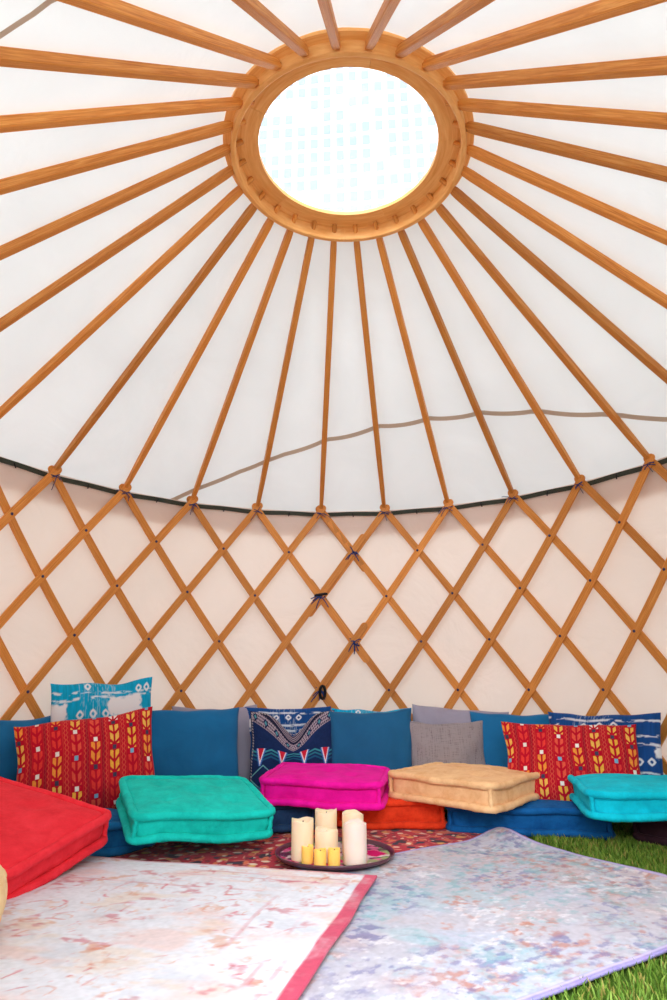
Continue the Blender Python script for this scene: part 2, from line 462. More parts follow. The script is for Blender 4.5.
# seams sewn on the roof canvas
def seam(pts, w, name):
    secs = []
    for (f, c) in pts:
        secs.append(cone_pt(f, PH + c * DTH, -.004))
    m = MB(); V = []; Fc = []
    ft = []
    for a, b in zip(pts[:-1], pts[1:]):
        for q in range(12): ft.append((a[0] + (b[0] - a[0]) * q / 12, a[1] + (b[1] - a[1]) * q / 12))
    ft.append(pts[-1])
    P = [cone_pt(f, PH + c * DTH, -.004) for f, c in ft]
    for i, p in enumerate(P):
        d = (P[min(i + 1, len(P) - 1)] - P[max(i - 1, 0)]).normalized(); s = d.cross(Vector((p.x, p.y, 1.4)).normalized()).normalized() * w / 2
        V += [p + s, p - s]
        if i: Fc.append((2 * i - 2, 2 * i - 1, 2 * i + 1, 2 * i))
    m.add(V, Fc); o = m.build(name, M['seam']); tag(o, kind='structure'); return o
SEAM_A = [(-.03, -2.45), (.062, -2.03), (.167, -1.42), (.258, -.72), (.325, .08), (.367, 1.05), (.375, 2.03), (.357, 2.97), (.312, 3.82), (.221, 4.79), (.121, 5.52), (.0, 6.2)]
SEAM_B = [(.385, -10.05), (.416, -10.5), (.426, -10.62), (.435, -10.73), (.444, -10.84), (.47, -11.3)]
seam(SEAM_A, .026, 'trim_2'); seam(SEAM_B, .024, 'trim_3')

# dark webbing band round the wall top
band = empty('tension_band', (0, 0, TIPZ)); tag(band, 'dark green webbing band running round the top of the canvas wall', 'band')
m = MB(); secs = []
for i in range(241):
    t = T0 + (T1 - T0) * i / 240; zz = -.016 + .003 * sin(t * 28)
    secs.append([(r * sin(t), r * cos(t), zz + z) for r, z in ((R + .0225, -.013), (R + .0255, -.013), (R + .0255, .013), (R + .0225, .013))])
sections(m, secs); m.build('strap', M['band'], band, smooth=False)
tog = None
for j in range(-6, 7):
    t = WB(j + .5)
    p = Vector(((R + .021) * sin(t), (R + .019) * cos(t), -.020))
    if tog is None:
        m = MB(); tube(m, [(0, 0, .016), (0, 0, .006), (0, 0, -.012), (0, 0, -.016)], lambda f: .0035 if .1 < f < .9 else .0022, 8); tog = m.build('toggle', M['black'], band); o = tog
    else: o = tog.copy(); COL.objects.link(o); o.parent = band
    o.location = p; o.rotation_euler = (0, random.uniform(-.5, .5), -t)

# cords tying the pole feet to the lattice tips
def cord_at(c, row, loops, tails, mat, rr=.0028, r=R, seed=0, strap=False):
    rd = random.Random(seed); p, nn = wp(c, row, r); s = Vector((nn.y, -nn.x, 0)); u = Vector((0, 0, 1)); m = MB()
    for L in range(loops):
        a0 = rd.uniform(-.7, .7); A = s * cos(a0) + u * sin(a0); pts = []
        for q in range(15):
            a = 2 * pi * q / 15
            pts.append(p + A * (.031 * cos(a)) - nn * (.019 * sin(a) + .0) + u * (L - loops / 2) * .006)
        tube(m, pts, rr, 6, closed=True)
    for T in range(tails):
        d = s * rd.uniform(-1, 1) + u * rd.uniform(-1, .3); d.normalize(); ln = rd.uniform(.03, .075)
        q0 = p - nn * .020; pts = [q0 + d * ln * f - nn * .006 * sin(pi * f) - u * .02 * f * f for f in (0, .2, .4, .6, .8, 1)]
        tube(m, pts, rr * .85, 6)
    return m
wd = ['first', 'second', 'third', 'fourth', 'fifth']
for n in range(-4, 6):
    k = 17 - n
    if n == 0: lb = 'thin blue cord tying the pole foot above the knotted lattice joint'
    else: lb = 'thin dark blue cord at the %s pole foot %s of the lattice joint' % (wd[abs(n) - 1], 'right' if n > 0 else 'left')
    o = cord_at(n, .08, 2, 3, None, .0022, seed=100 + n).build('tie_cord', M['cord']); tag(o, lb, 'cord', 'cords at the pole feet')
jl = [(.5, 1, 'topmost blue cord knot on the lattice joint, below the wall top'), (0, 2, 'blue cord with black strap, second knot down the lattice joint'),
      (.5, 3, 'blue cord knot, third one down the lattice joint'), (0, 4, 'blue cord with black strap, lowest knot on the joint, above the pillows')]
for q, (c, row, lb) in enumerate(jl):
    o = cord_at(c, row, 4, 6, None, .0036, seed=q + 5).build('knotted_cord', M['cord']); tag(o, lb, 'cord', 'cord knots on the lattice joint')
    if row % 2 == 0:
        p, nn = wp(c, row, R - .022); s = Vector((nn.y, -nn.x, 0)); m = MB(); pts = []
        for a in np.linspace(0, 2 * pi, 17)[:-1]:
            if row == 2: pts.append(p + s * .034 * cos(a) - nn * (.012 * sin(a) - .010) + Vector((0, 0, .012 + .006 * cos(a))))
            else: pts.append(p + s * (.010 + .016 * cos(a)) - nn * (.004 + .008 * sin(a)) + Vector((0, 0, -.012 + .036 * sin(a))))
        tube(m, pts, .0085, 8, closed=True); m.build('strap', M['black'], o)

# door frame round the opening behind the viewer
df = MB()
for t in (T0 + .015, T1 - .015):
    c = Vector((R * sin(t), R * cos(t), 0)); a = .035
    sections(df, [[(c.x + x * a, c.y + y * a, z) for x, y in ((-1, -1), (1, -1), (1, 1), (-1, 1))] for z in (0, TIPZ + .03)])
ta, tb = T1 - .015, T0 + .015 + 2 * pi
secs = []
for i in range(13):
    t = ta + (tb - ta) * i / 12
    secs.append([(r * sin(t), r * cos(t), z) for r, z in ((R - .03, TIPZ - .045), (R + .03, TIPZ - .045), (R + .03, TIPZ + .012), (R - .03, TIPZ + .012))])
sections(df, secs); tag(df.build('door_1', M['pine'], sharp=30), kind='structure')

# ------------------------------------------------------------------ ground
k = NT('paving'); k.bsdf(.9, spec=.1); tc = k.n('ShaderNodeTexCoord'); nn_ = k.noise(tc.outputs['Object'], 3, 5)
k.l(k.mix(nn_, L4((205, 200, 192)), L4((222, 218, 210))), k.b.inputs['Base Color'])
m = MB(); m.add([(-90, -90, -.06), (90, -90, -.06), (90, 110, -.06), (-90, 110, -.06)], [(0, 1, 2, 3)]); tag(m.build('ground', k.m), kind='structure')
k = NT('turf_backing'); k.bsdf(.95, spec=.05); tc = k.n('ShaderNodeTexCoord'); nn_ = k.noise(tc.outputs['Object'], 160, 3)
k.l(k.mix(nn_, L4((52, 78, 24)), L4((98, 128, 52))), k.b.inputs['Base Color'])
m = MB(); solid(m, [(0, -.055), (R + .1, -.055), (R + .1, 0), (0, 0)], 96); tag(m.build('floor', k.m, smooth=False), kind='structure')

# ------------------------------------------------------------------ rugs
def rug(name, corner, ex, ey, w, l, z, colf, nx, ny, label, cat, wave=None, th=.007, edge=0.0):
    """corner + ex*x + ey*y, ex and ey perpendicular unit vectors on the ground"""
    ex = Vector((*ex, 0)).normalized(); ey = Vector((*ey, 0)).normalized()
    X, Y = np.meshgrid(np.linspace(0, w, nx), np.linspace(0, l, ny), indexing='ij')
    Z = z + th + (wave(X, Y) if wave is not None else 0 * X)
    ed = edge * (vnoise(X * 5, Y * 5, 3) - .5)
    P = np.stack([corner[0] + ex.x * (X + ed) + ey.x * (Y + ed), corner[1] + ex.y * (X + ed) + ey.y * (Y + ed), Z], -1)
    colr = colf(X, Y, w, l)
    m = MB(); ids = np.arange(nx * ny).reshape(nx, ny)
    q = np.stack([ids[:-1, :-1], ids[1:, :-1], ids[1:, 1:], ids[:-1, 1:]], -1).reshape(-1, 4)
    m.v = [tuple(p) for p in P.reshape(-1, 3)]; m.c = [tuple(c) for c in colr.reshape(-1, 3)]; m.uv = [(0, 0)] * (nx * ny)
    m.f = [tuple(int(i) for i in r) for r in q]
    rim = list(ids[:, 0]) + list(ids[-1, 1:]) + list(ids[-2::-1, -1]) + list(ids[0, -2:0:-1]); b = len(m.v)
    m.v += [(p[0], p[1], p[2] - th) for p in m.v]; m.c += m.c; m.uv += m.uv; m.f += [tuple(b + i for i in r[::-1]) for r in m.f]
    n = len(rim)
    for i in range(n): m.f.append((int(rim[i]), int(rim[(i + 1) % n]), b + int(rim[(i + 1) % n]), b + int(rim[i])))
    o = m.build(name, M['rug_pile']); tag(o, label, cat); return o

def persian(X, Y, w, l):
    c = np.ones(X.shape + (3,)) * lin((190, 20, 48)); wx = X + .05 * (fbm(X * 14, Y * 14, 3, 5) - .5); wy = Y + .05 * (fbm(X * 14, Y * 14, 3, 9) - .5)
    e = np.minimum(np.minimum(X, w - X), np.minimum(Y, l - Y))
    def mot(s, ph): return np.sin(wx * s + ph) * np.sin(wy * s * .9 + ph * 1.7) + .6 * np.sin((wx + wy) * s * .8 + ph) * np.sin((wx - wy) * s * .7)
    a = mot(36, .4); b = mot(51, 1.9); d = mot(74, .8)
    c = paint(c, sstep(.80, .90, a), (46, 22, 44)); c = paint(c, sstep(.25, .33, np.abs(a)) * sstep(.5, .42, np.abs(a)) * (b > 0), (226, 150, 130))
    c = paint(c, sstep(.62, .7, b), (222, 110, 70)); c = paint(c, sstep(.85, .95, -b), (38, 30, 60)); c = paint(c, sstep(.85, .95, d) , (240, 214, 190)); c = paint(c, sstep(.8, .9, -d), (120, 14, 36))
    c = paint(c, sstep(.86, .95, np.sin(wx * 30) * np.sin(wy * 30)), (226, 170, 90))
    bd = (e > .05) & (e < .13); tt = mot(95, 2.2)
    c = paint(c, bd * 1.0, (44, 34, 58)); c = paint(c, bd * sstep(.15, .25, tt), (236, 216, 176)); c = paint(c, bd * sstep(.55, .65, -tt), (190, 40, 52))
    c = paint(c, ((e > .042) & (e < .05)) * 1.0, (240, 220, 190)); c = paint(c, (e < .042) * 1.0, (186, 16, 44))
    return c * (.85 + .3 * fbm(X * 40, Y * 40, 3, 2))[..., None]

def pale_left(X, Y, w, l):
    c = np.ones(X.shape + (3,)) * lin((228, 232, 242)); e = np.minimum(np.minimum(X, w - X), np.minimum(Y, l - Y))
    n = fbm(X * 5, Y * 9, 5, 1); n2 = fbm(X * 6, Y * 11, 5, 31); n3 = fbm(X * 7, Y * 8, 5, 77)
    c = paint(c, .55 * sstep(.52, .72, n) , (232, 196, 188)); c = paint(c, .5 * sstep(.56, .74, n2), (228, 206, 182)); c = paint(c, .6 * sstep(.55, .75, n3), (206, 212, 224))
    # worn vines and medallion outlines
    wx = X + .06 * (fbm(X * 6, Y * 6, 3, 4) - .5); wy = Y + .06 * (fbm(X * 6, Y * 6, 3, 8) - .5); wear = sstep(.44, .66, fbm(X * 8, Y * 8, 4, 55))
    fine = sstep(.40, .62, fbm(X * 40, Y * 40, 3, 58)); v = np.abs(np.sin(wx * 31) + np.sin(wy * 27) + .8 * np.sin((wx - wy) * 40)); c = paint(c, .78 * wear * fine * sstep(.30, .04, v), (206, 96, 116))
    v2 = np.abs(np.sin(wx * 52 + 1) * np.cos(wy * 46) - .45); c = paint(c, .5 * wear * fine * sstep(.16, .02, v2), (212, 132, 96))
    c = paint(c, .6 * fine * sstep(.60, .74, fbm(X * 10, Y * 16, 4, 91)), (196, 70, 96)); c = paint(c, .5 * fine * sstep(.60, .74, fbm(X * 11, Y * 15, 4, 191)), (214, 140, 80))
    for d in (.075, .12, .24): c = paint(c, .45 * wear * sstep(.008, .003, np.abs(e - d)), (204, 120, 134))
    bw = .040 + .008 * (fbm(X * 9, Y * 9, 2, 12) - .5); bn = fbm(X * 14, Y * 14, 4, 21)
    eX = np.minimum(X, w - X); c = paint(c, .55 * sstep(.016, .010, e), (214, 110, 132)); c = paint(c, sstep(bw, bw - .006, eX) * (.72 + .28 * sstep(.3, .6, bn)), (206, 74, 106))
    dust = fbm(X * 90, Y * 90, 2, 3); return c * (.9 + .2 * dust)[..., None]

def pale_right(X, Y, w, l):
    c = np.ones(X.shape + (3,)) * lin((190, 188, 200)); e = np.minimum(np.minimum(X, w - X), np.minimum(Y, l - Y))
    n = fbm(X * 6, Y * 6, 5, 301); n2 = fbm(X * 8, Y * 6, 5, 331); n3 = fbm(X * 6, Y * 8, 5, 377); n4 = fbm(X * 9, Y * 9, 5, 399)
    c = paint(c, .6 * sstep(.45, .70, n), (184, 192, 212)); c = paint(c, .5 * sstep(.50, .72, n2), (204, 178, 178)); c = paint(c, .45 * sstep(.52, .72, n3), (156, 196, 206))
    sp = sstep(.50, .66, fbm(X * 30, Y * 30, 4, 41))
    big = sstep(.54, .66, fbm(X * 5.5, Y * 5.5, 3, 61)); c = paint(c, .7 * big * sp, (182, 116, 96))
    big2 = sstep(.55, .66, fbm(X * 5.5 + 3, Y * 5.5, 3, 88)); sp2 = sstep(.48, .64, fbm(X * 26, Y * 30, 4, 49)); c = paint(c, .7 * big2 * sp2, (104, 104, 158))
    c = paint(c, .5 * sp2 * sstep(.52, .70, n4), (120, 172, 182)); c = paint(c, .6 * sp * sstep(.56, .72, fbm(X * 13, Y * 11, 4, 141)), (196, 130, 106))
    wx = X + .05 * (fbm(X * 6, Y * 6, 3, 4) - .5); wy = Y + .05 * (fbm(X * 6, Y * 6, 3, 8) - .5); wear = sstep(.46, .66, fbm(X * 7, Y * 7, 4, 57))
    v = np.abs(np.sin(wx * 37) + np.sin(wy * 31) + .8 * np.sin((wx + wy) * 44)); c = paint(c, .4 * wear * sstep(.3, .03, v), (150, 120, 150))
    for k_, (cc, sd_) in enumerate((((182, 112, 92), 611), ((100, 100, 160), 633), ((120, 176, 188), 655), ((232, 230, 236), 677))):
        reg = sstep(.42, .66, fbm(X * 4.5 + k_, Y * 4.5, 4, sd_)); c = paint(c, .55 * reg * sstep(.52, .70, fbm(X * 55, Y * 38, 4, sd_ + 5)), cc)
    c = paint(c, sstep(.020, .015, e) * .85, (150, 136, 204)); c = paint(c, .5 * sstep(.006, .002, np.abs(e - .012)), (222, 214, 236))
    dust = fbm(X * 90, Y * 90, 2, 3); return c * (.88 + .24 * dust)[..., None]

rug('persian_rug', (-.99, .10), (1, .028), (-.028, 1), 1.80, 1.10, .002, persian, 380, 240, 'dark red patterned rug lying under the candle tray and blue floor cushions', 'rug')
e1 = (.382, -.618); e2 = (-.618, -.382)
rwave = lambda X, Y: .006 * (fbm(X * 6, Y * 3, 3, 6)) + .030 * np.exp(-((X - .03) ** 2 + (Y - .03) ** 2) / .010) + .010 * np.exp(-(Y / .03) ** 2) * (np.sin(X * 11) * .5 + .5)
rug('pale_rug', (.668, .792), e1, e2, 1.06, 1.75, .012, pale_right, 300, 420, 'pale lilac and teal distressed rug with rumpled corner lying by the grass', 'rug', rwave, edge=.02)
f1 = (-.97, .243); f2 = (-.243, -.97)
rug('pale_rug', (.112, .140), f1, f2, 1.18, 1.45, .032, pale_left, 300, 420, 'faded cream and pink rug with crimson border overlapping the lilac rug', 'rug', lambda X, Y: .003 * fbm(X * 5, Y * 5, 3, 16), edge=.012)

# ------------------------------------------------------------------ turf blades
def outside_rugs(x, y):
    a = (x - .668) * .526 + (y - .792) * -.851; b = (x - .668) * -.851 + (y - .792) * -.526
    if -.004 < a < 1.06 and -.004 < b < 1.75: return False
    a = (x - .112) * -.97 + (y - .14) * .243; b = (x - .112) * -.243 + (y - .14) * -.97
    if 0 < a < 1.18 and 0 < b < 1.75: return False
    if -.99 < x < .81 and .10 < y < 1.2: return False
    return x * x + y * y < (R + .02) ** 2
V = []; Fc = []; Cc = []
def blade(x, y, h):
    a = random.uniform(0, 2 * pi); w = random.uniform(.0016, .0028); tx, ty = random.uniform(-.6, .6) * h, random.uniform(-.6, .6) * h
    b = len(V); dx, dy = cos(a) * w, sin(a) * w
    V.extend([(x - dx, y - dy, -.001), (x + dx, y + dy, -.001), (x + tx * .4 + dx * .8, y + ty * .4 + dy * .8, h * .6), (x + tx * .4 - dx * .8, y + ty * .4 - dy * .8, h * .6), (x + tx, y + ty, h)])
    Fc.extend([(b, b + 1, b + 2, b + 3), (b + 3, b + 2, b + 4)])
    g = random.random(); c = lin((74 + 60 * g, 112 + 48 * g, 30 + 34 * g)) if random.random() > .12 else lin((150, 140, 70))
    Cc.extend([tuple(c * .9)] * 2 + [tuple(c)] * 3)
cnt = 0
while cnt < 30000:
    x, y = random.uniform(.2, 1.8), random.uniform(-1.2, 1.15)
    if outside_rugs(x, y): blade(x, y, random.uniform(.014, .028)); cnt += 1
cnt = 0
while cnt < 9000:
    x, y = random.uniform(-1.8, 1.8), random.uniform(-1.8, 1.8)
    if (x < .2 or y < -1.2 or y > 1.15) and outside_rugs(x, y): blade(x, y, random.uniform(.014, .028)); cnt += 1
k = NT('turf_blades'); k.bsdf(.6, spec=.25); a = k.n('ShaderNodeVertexColor', layer_name='Col'); k.l(a.outputs[0], k.b.inputs['Base Color'])
m = MB(); m.v = V; m.f = Fc; m.c = Cc; m.uv = [(0, 0)] * len(V)
g = m.build('artificial_grass', k.m); tag(g, 'short green artificial grass covering the yurt floor', 'grass', kind='stuff')

# ------------------------------------------------------------------ floor cushions
def rrect(w, d, r, n=120):
    """n points evenly round a rounded rectangle"""
    pts = []; segs = [(w / 2 - r, d / 2 - r, 0), (-w / 2 + r, d / 2 - r, pi / 2), (-w / 2 + r, -d / 2 + r, pi), (w / 2 - r, -d / 2 + r, 1.5 * pi)]
    raw = []
    for cx, cy, a in segs:
        for q in range(9): raw.append(Vector((cx + r * cos(a + q * pi / 16), cy + r * sin(a + q * pi / 16), 0)))
    raw.append(raw[0]); ln = [0]
    for p, q in zip(raw[:-1], raw[1:]): ln.append(ln[-1] + (q - p).length)
    out = []; j = 0
    for i in range(n):
        s = ln[-1] * i / n
        while ln[j + 1] < s: j += 1
        f = (s - ln[j]) / (ln[j + 1] - ln[j] + 1e-9); out.append(raw[j].lerp(raw[j + 1], f))
    return out

def floor_cushion(label, mat, loc, rot, size, seed, group, tufts=True, name='floor_cushion', soft=1.0, rr=.0150):
    w, d, t = size; N = 132; base = rrect(w - 2 * rr * .55, d - 2 * rr * .55, .035, N)
    def wob(x, y, z, a): return a * soft * mnoise.noise(Vector((x * 5 + seed * 3.1, y * 5, z * 5 + seed)))
    h = t / 2 - rr
    tuft = [(sx * w * .23, sy * d * .2) for sx in (-1, 1) for sy in (-1, 1)] + [(0, 0)] if tufts else []
    def lift(x, y):           # soft vertical waviness of the whole cushion
        return wob(x, y, 0, .010)
    rings = []
    def topz(x, y, s):
        e = 1 - s ** 4; z = h + rr * .15 + .022 * soft * e + wob(x, y, 2, .007) * e
        for tx, ty in tuft: z -= .016 * math.exp(-((x - tx) ** 2 + (y - ty) ** 2) / .0012)
        return z + lift(x, y)
    S = [.02, .1, .2, .3, .4, .5, .6, .7, .78, .85, .91, .955]
    for s in S: rings.append([Vector((p.x * s, p.y * s, topz(p.x * s, p.y * s, s))) for p in base])
    for f in np.linspace(1, -1, 9):
        ring_ = []
        for p in base:
            nrm = Vector((p.x / w, p.y / d, 0)); nrm.normalize()
            bul = .008 * (1 - f * f) - .013; z = f * h
            q = p * 1.0 + nrm * (bul + wob(p.x, p.y, f * .3, .005)); ring_.append(Vector((q.x, q.y, z + lift(p.x, p.y))))
        rings.append(ring_)
    for s in S[::-1]: rings.append([Vector((p.x * s, p.y * s, -h - rr * .2 + lift(p.x * s, p.y * s) * s)) for p in base])
    m = MB(); sections(m, rings)
    o = m.build(name, mat, loc=loc, rot=Euler(rot, 'YXZ') if False else None)
    o.rotation_mode = 'XYZ'
    yw, pt, rl = rot
    o.rotation_euler = (Matrix.Rotation(yw, 3, 'Z') @ Matrix.Rotation(pt, 3, 'X') @ Matrix.Rotation(rl, 3, 'Y')).to_euler()
    tag(o, label, 'floor cushion', group)
    for sg in (1, -1):
        pts = []
        for i, p in enumerate(base):
            nrm = Vector((p.x / w, p.y / d, 0)); nrm.normalize()
            pts.append(p + nrm * (.001 + wob(p.x, p.y, sg * 2.0, .006)) + Vector((0, 0, sg * h + lift(p.x, p.y) + wob(p.x, p.y, sg, .006))))
        m = MB(); P = [Vector(p) for p in pts]; secs = []
        for i, p in enumerate(P):
            tt = (P[(i + 1) % N] - P[i - 1]).normalized(); n_ = tt.cross(Vector((0, 0, 1))).normalized(); b_ = tt.cross(n_)
            r_ = rr * (1 + .035 * sin(i * 2.1 + seed) + .14 * mnoise.noise(Vector((i * .35, seed, sg))))
            secs.append([p + (n_ * cos(q * pi / 5) + b_ * sin(q * pi / 5)) * r_ for q in range(10)])
        sections(m, secs, closed=True); m.build('rolled_edge', mat, o)
    for sx in (-1, 1):
        for sy in (-1, 1):
            c = Vector((sx * (w / 2 - rr * 1.1), sy * (d / 2 - rr * 1.1), 0)); m = MB()
            tube(m, [c + Vector((.002 * sin(q * 2.2 + seed), 0, h * f + lift(c.x, c.y))) for q, f in enumerate(np.linspace(-1, 1, 9))], rr * .62, 8)
            m.build('corner_seam', mat, o)
    return o

V_ = {n: velvet(n + '_velvet', c, dk) for n, c, dk in (('jade', (18, 204, 190), (10, 182, 170)), ('magenta', (240, 14, 160), (224, 6, 144)), ('camel', (244, 194, 142), (230, 172, 116)),
      ('turquoise', (8, 202, 224), (6, 180, 208)), ('coral', (246, 50, 64), (234, 38, 54)), ('orange', (226, 62, 28), (200, 44, 20)), ('cobalt', (16, 92, 158), (10, 72, 132)),
      ('blue', (26, 106, 162), (16, 84, 138)), ('navy', (36, 66, 104), (28, 52, 86)), ('maroon', (52, 28, 36), (40, 20, 28)), ('peach', (250, 214, 160), (240, 198, 140)))}
GT = 'velvet cushions stacked on top'; GB = 'velvet cushions laid on the ground'
floor_cushion('jade green velvet floor cushion tilted over the edge of the blue cushions', V_['jade'], (-.578, .640, .160), (.427, .174, .06), (.538, .444, .108), 1, GT)
floor_cushion('magenta velvet floor cushion behind the candles', V_['magenta'], (-.045, 1.055, .184), (-.15, .03, .03), (.537, .50, .112), 2, GT)
floor_cushion('camel tan velvet floor cushion lying turned cornerwise', V_['camel'], (.583, 1.025, .186), (-.75, .007, .008), (.545, .485, .116), 3, GT)
floor_cushion('turquoise velvet floor cushion lying at the right side over the grass', V_['turquoise'], (1.272, .730, .178), (-.163, .03, .012), (.55, .444, .108), 4, GT, tufts=False)
floor_cushion('large coral red velvet floor cushion sloping down at the left side', V_['coral'], (-1.238, .210, .176), (1.324, .197, -.172), (.51, .76, .112), 5, GT)
floor_cushion('orange red velvet floor cushion on the rug beneath the camel one', V_['orange'], (.235, 1.215, .075), (-.016, 0, 0), (.50, .50, .122), 6, GB, tufts=False)
floor_cushion('cobalt blue velvet floor cushion beneath the camel and turquoise ones', V_['cobalt'], (.862, 1.085, .068), (-.235, .02, 0), (.69, .48, .116), 7, GB, tufts=False)
floor_cushion('blue velvet floor cushion on the ground beneath the coral red one', V_['blue'], (-1.09, .585, .073), (.95, 0, 0), (.60, .50, .118), 8, GB, tufts=False)
floor_cushion('navy velvet floor cushion on the rug beneath the jade and magenta ones', V_['navy'], (-.46, 1.05, .073), (.38, 0, 0), (.60, .48, .118), 9, GB, tufts=False)
floor_cushion('dark maroon floor cushion in shade under the turquoise one by the grass', V_['maroon'], (1.44, .655, .070), (-.9, 0, 0), (.44, .30, .112), 10, GB, tufts=False)

# peach pouf that only just enters at the left edge
m = MB(); prof = []
for a in np.linspace(-pi / 2, pi / 2, 25): prof.append((.14 + .085 * abs(cos(a)) ** .7 if abs(cos(a)) > .01 else 0, .09 + .085 * sin(a)))
prof = [(0, .005)] + [(r, z) for r, z in prof if r] + [(0, .177)]
solid(m, prof, 64); o = m.build('pouf', V_['peach'], loc=(-1.017, -.475, .040)); tag(o, 'peach round pouf barely showing beside the coral cushion at the left edge', 'pouf')
for z_ in (.045, .135):
    m = MB(); tube(m, [((.213) * sin(a), (.213) * cos(a), z_) for a in np.linspace(0, 2 * pi, 65)[:-1]], .006, 6, closed=True); m.build('piping', V_['peach'], o)

# ------------------------------------------------------------------ pillows
def pat_red(u, v):
    c = np.ones(u.shape + (3,)) * lin((190, 12, 40)); NC = 7.6; q = u * NC + .3; ci = np.floor(q); cu = q - ci - .5; au = np.abs(cu)
    rw = v * 3.7 + .37 * (ci % 3) + .1; ri = np.floor(rw); rv = rw - ri
    pal = [(240, 176, 66), (224, 58, 52), (244, 232, 226), (240, 150, 60), (238, 184, 84), (226, 84, 64)]
    hh = np.floor(hsh(ci, ri) * 6).astype(int)
    t = (rv - .22) / .78 * 2; leaf = ((t - 1.9 * (au - .05)) % 1.0); ok = (rv > .22) & (au > .055) & (au < .24) & (leaf > .20) & (leaf < .88)
    for i, p in enumerate(pal): c = paint(c, ok & (hh == i), p)
    sq = (rv < .19) & (rv > .03) & (au < .10); sc = np.floor(hsh(ci, ri, 5) * 3).astype(int)
    for i, p in enumerate([(120, 176, 206), (70, 62, 84), (240, 234, 226)]): c = paint(c, sq & (sc == i), p)
    bz = np.abs(((v * 19) % 1) - .5) * 2
    c = paint(c, .65 * sstep(.035, .015, np.abs(au - .40 - .07 * bz)), (226, 100, 72)); c = paint(c, .5 * (np.abs(au - .33) < .016), (206, 76, 52))
    c = paint(c, .5 * ((au > .345) & (ci % 3 == 1)), (120, 8, 40))
    return c * (.85 + .3 * fbm(u * 160, v * 90, 2, 5))[..., None]

def pat_shibori(base, seed, rects, rows, streaks):
    """resist dyed cloth: pale brushed streaks, ragged blank blocks and rows of small rings"""
    def f(u, v):
        c = np.ones(u.shape + (3,)) * lin(base)
        c = c * (.74 + .52 * fbm(u * 80, v * 7, 3, seed))[..., None]
        thr = ((u > .26) & (u < .60)) * sstep(.52, .72, fbm(u * 150, v * 14, 3, seed + 21)); c = paint(c, .35 * thr, (220, 234, 240))
        for i, y in enumerate(streaks):
            wob = y + .03 * (u - .5) * (1 if i % 2 else -.6) + .03 * (fbm(u * 6, v * 0 + i, 3, seed + i) - .5)
            c = paint(c, .8 * sstep(.020, .005, np.abs(v - wob)) * sstep(.42, .58, fbm(u * 18, v * 50, 3, seed + 40 + i)), (236, 240, 244))
        for (x, y, sx, sy) in rects:
            d = np.maximum((np.abs(u - x) - sx / 2) * 4, (np.abs(v - y) - sy / 2) * 4) + .28 * (fbm(u * 24, v * 24, 3, seed + 11) - .5)
            c = paint(c, sstep(.05, -.05, d), (238, 238, 242))
        for y, xs in rows:
            for x in xs:
                rr_ = np.abs(u - x) * 1.15 + np.abs(v - y) * .8; rr_ = .5 * rr_ + .5 * np.sqrt((u - x) ** 2 + (v - y) ** 2) + .008 * (fbm(u * 40, v * 40, 2, seed + 8) - .5)
                c = paint(c, .9 * sstep(.014, .007, np.abs(rr_ - .027)), (240, 242, 246))
        return c
    return f
AQ_ = dict(rects=((.06, .72, .16, .17), (.70, .77, .32, .18), (.74, .52, .32, .12)), rows=((.70, (.27, .39, .51)), (.91, (.84, .93)), (.95, (.34,)), (.25, (.5, .62, .74))), streaks=(.89, .85, .60, .36))
IN_ = dict(rects=((.05, .80, .10, .12), (.985, .62, .06, .12), (.985, .30, .07, .14), (.3, .2, .2, .12)), rows=((.52, (.12, .24, .36, .70, .82, .92)), (.24, (.55, .70, .82, .92)), (.86, (.36, .50, .62))), streaks=(.93, .76, .70, .40, .37, .10))

def pat_hmong(u, v):
    c = np.ones(u.shape + (3,)) * lin((24, 44, 88)); au = np.abs(u - .5)
    c = c * (.8 + .4 * fbm(u * 70, v * 70, 2, 4))[..., None]
    zz = np.abs((u * 4) % 1 - .5) * 2
    for y0, col in ((.44, (40, 120, 140)), (.48, (60, 150, 160)), (.40, (30, 90, 130))): c = paint(c, sstep(.012, .006, np.abs(v - y0 - .05 * zz)), col)
    dv = np.abs(v - .22) * 2.2 + np.abs(((u * 3) % 1) - .5) * .6
    c = paint(c, sstep(.018, .008, np.abs(dv - .30)), (120, 190, 190)); c = paint(c, sstep(.11, .09, dv), (150, 46, 66)); c = paint(c, sstep(.05, .03, dv), (30, 40, 70))
    tu = ((u * 4) % 1 - .5); ty = (v - .35) / .19; tri = np.abs(tu) - .19 * np.clip(ty, 0, 1)
    it = (ty > 0) & (ty < 1); c = paint(c, it & (tri < .06), (60, 110, 190)); c = paint(c, it & (tri < .0), (238, 232, 236)); c = paint(c, it & (tri < -.045) & (ty > .3), (206, 34, 58))
    # embroidered wings dropping to the middle
    wing = v - (.60 + .62 * np.maximum(au - .0, 0) - .02); inw = (wing > 0) & (wing < .36)
    c = paint(c, inw, (46, 44, 60))
    st = np.abs(((wing * 22)) % 1 - .5) * 2; c = paint(c, inw & (st > .55), (158, 142, 158))
    ra = np.abs(((u * 46 + 8 * wing) % 1) - .5) * 2; c = paint(c, inw & (ra > .7) & (wing < .16), (176, 160, 172)); c = paint(c, inw & (wing > .17) & (wing < .22), (26, 30, 56))
    d2 = np.abs(((u * 8) % 1) - .5) * .5 + np.abs(wing - .08) * 2; c = paint(c, inw & (d2 < .12), (24, 40, 80)); c = paint(c, inw & (d2 < .06), (80, 150, 160))
    c = paint(c, (wing >= .36), (30, 62, 110))
    edge = np.minimum(np.minimum(u, 1 - u), np.minimum(v, 1 - v)); c = paint(c, (edge < .03) & (((u + v) * 30) % 1 > .5), (190, 180, 182)); c = paint(c, (edge < .012), (26, 34, 66))
    return c

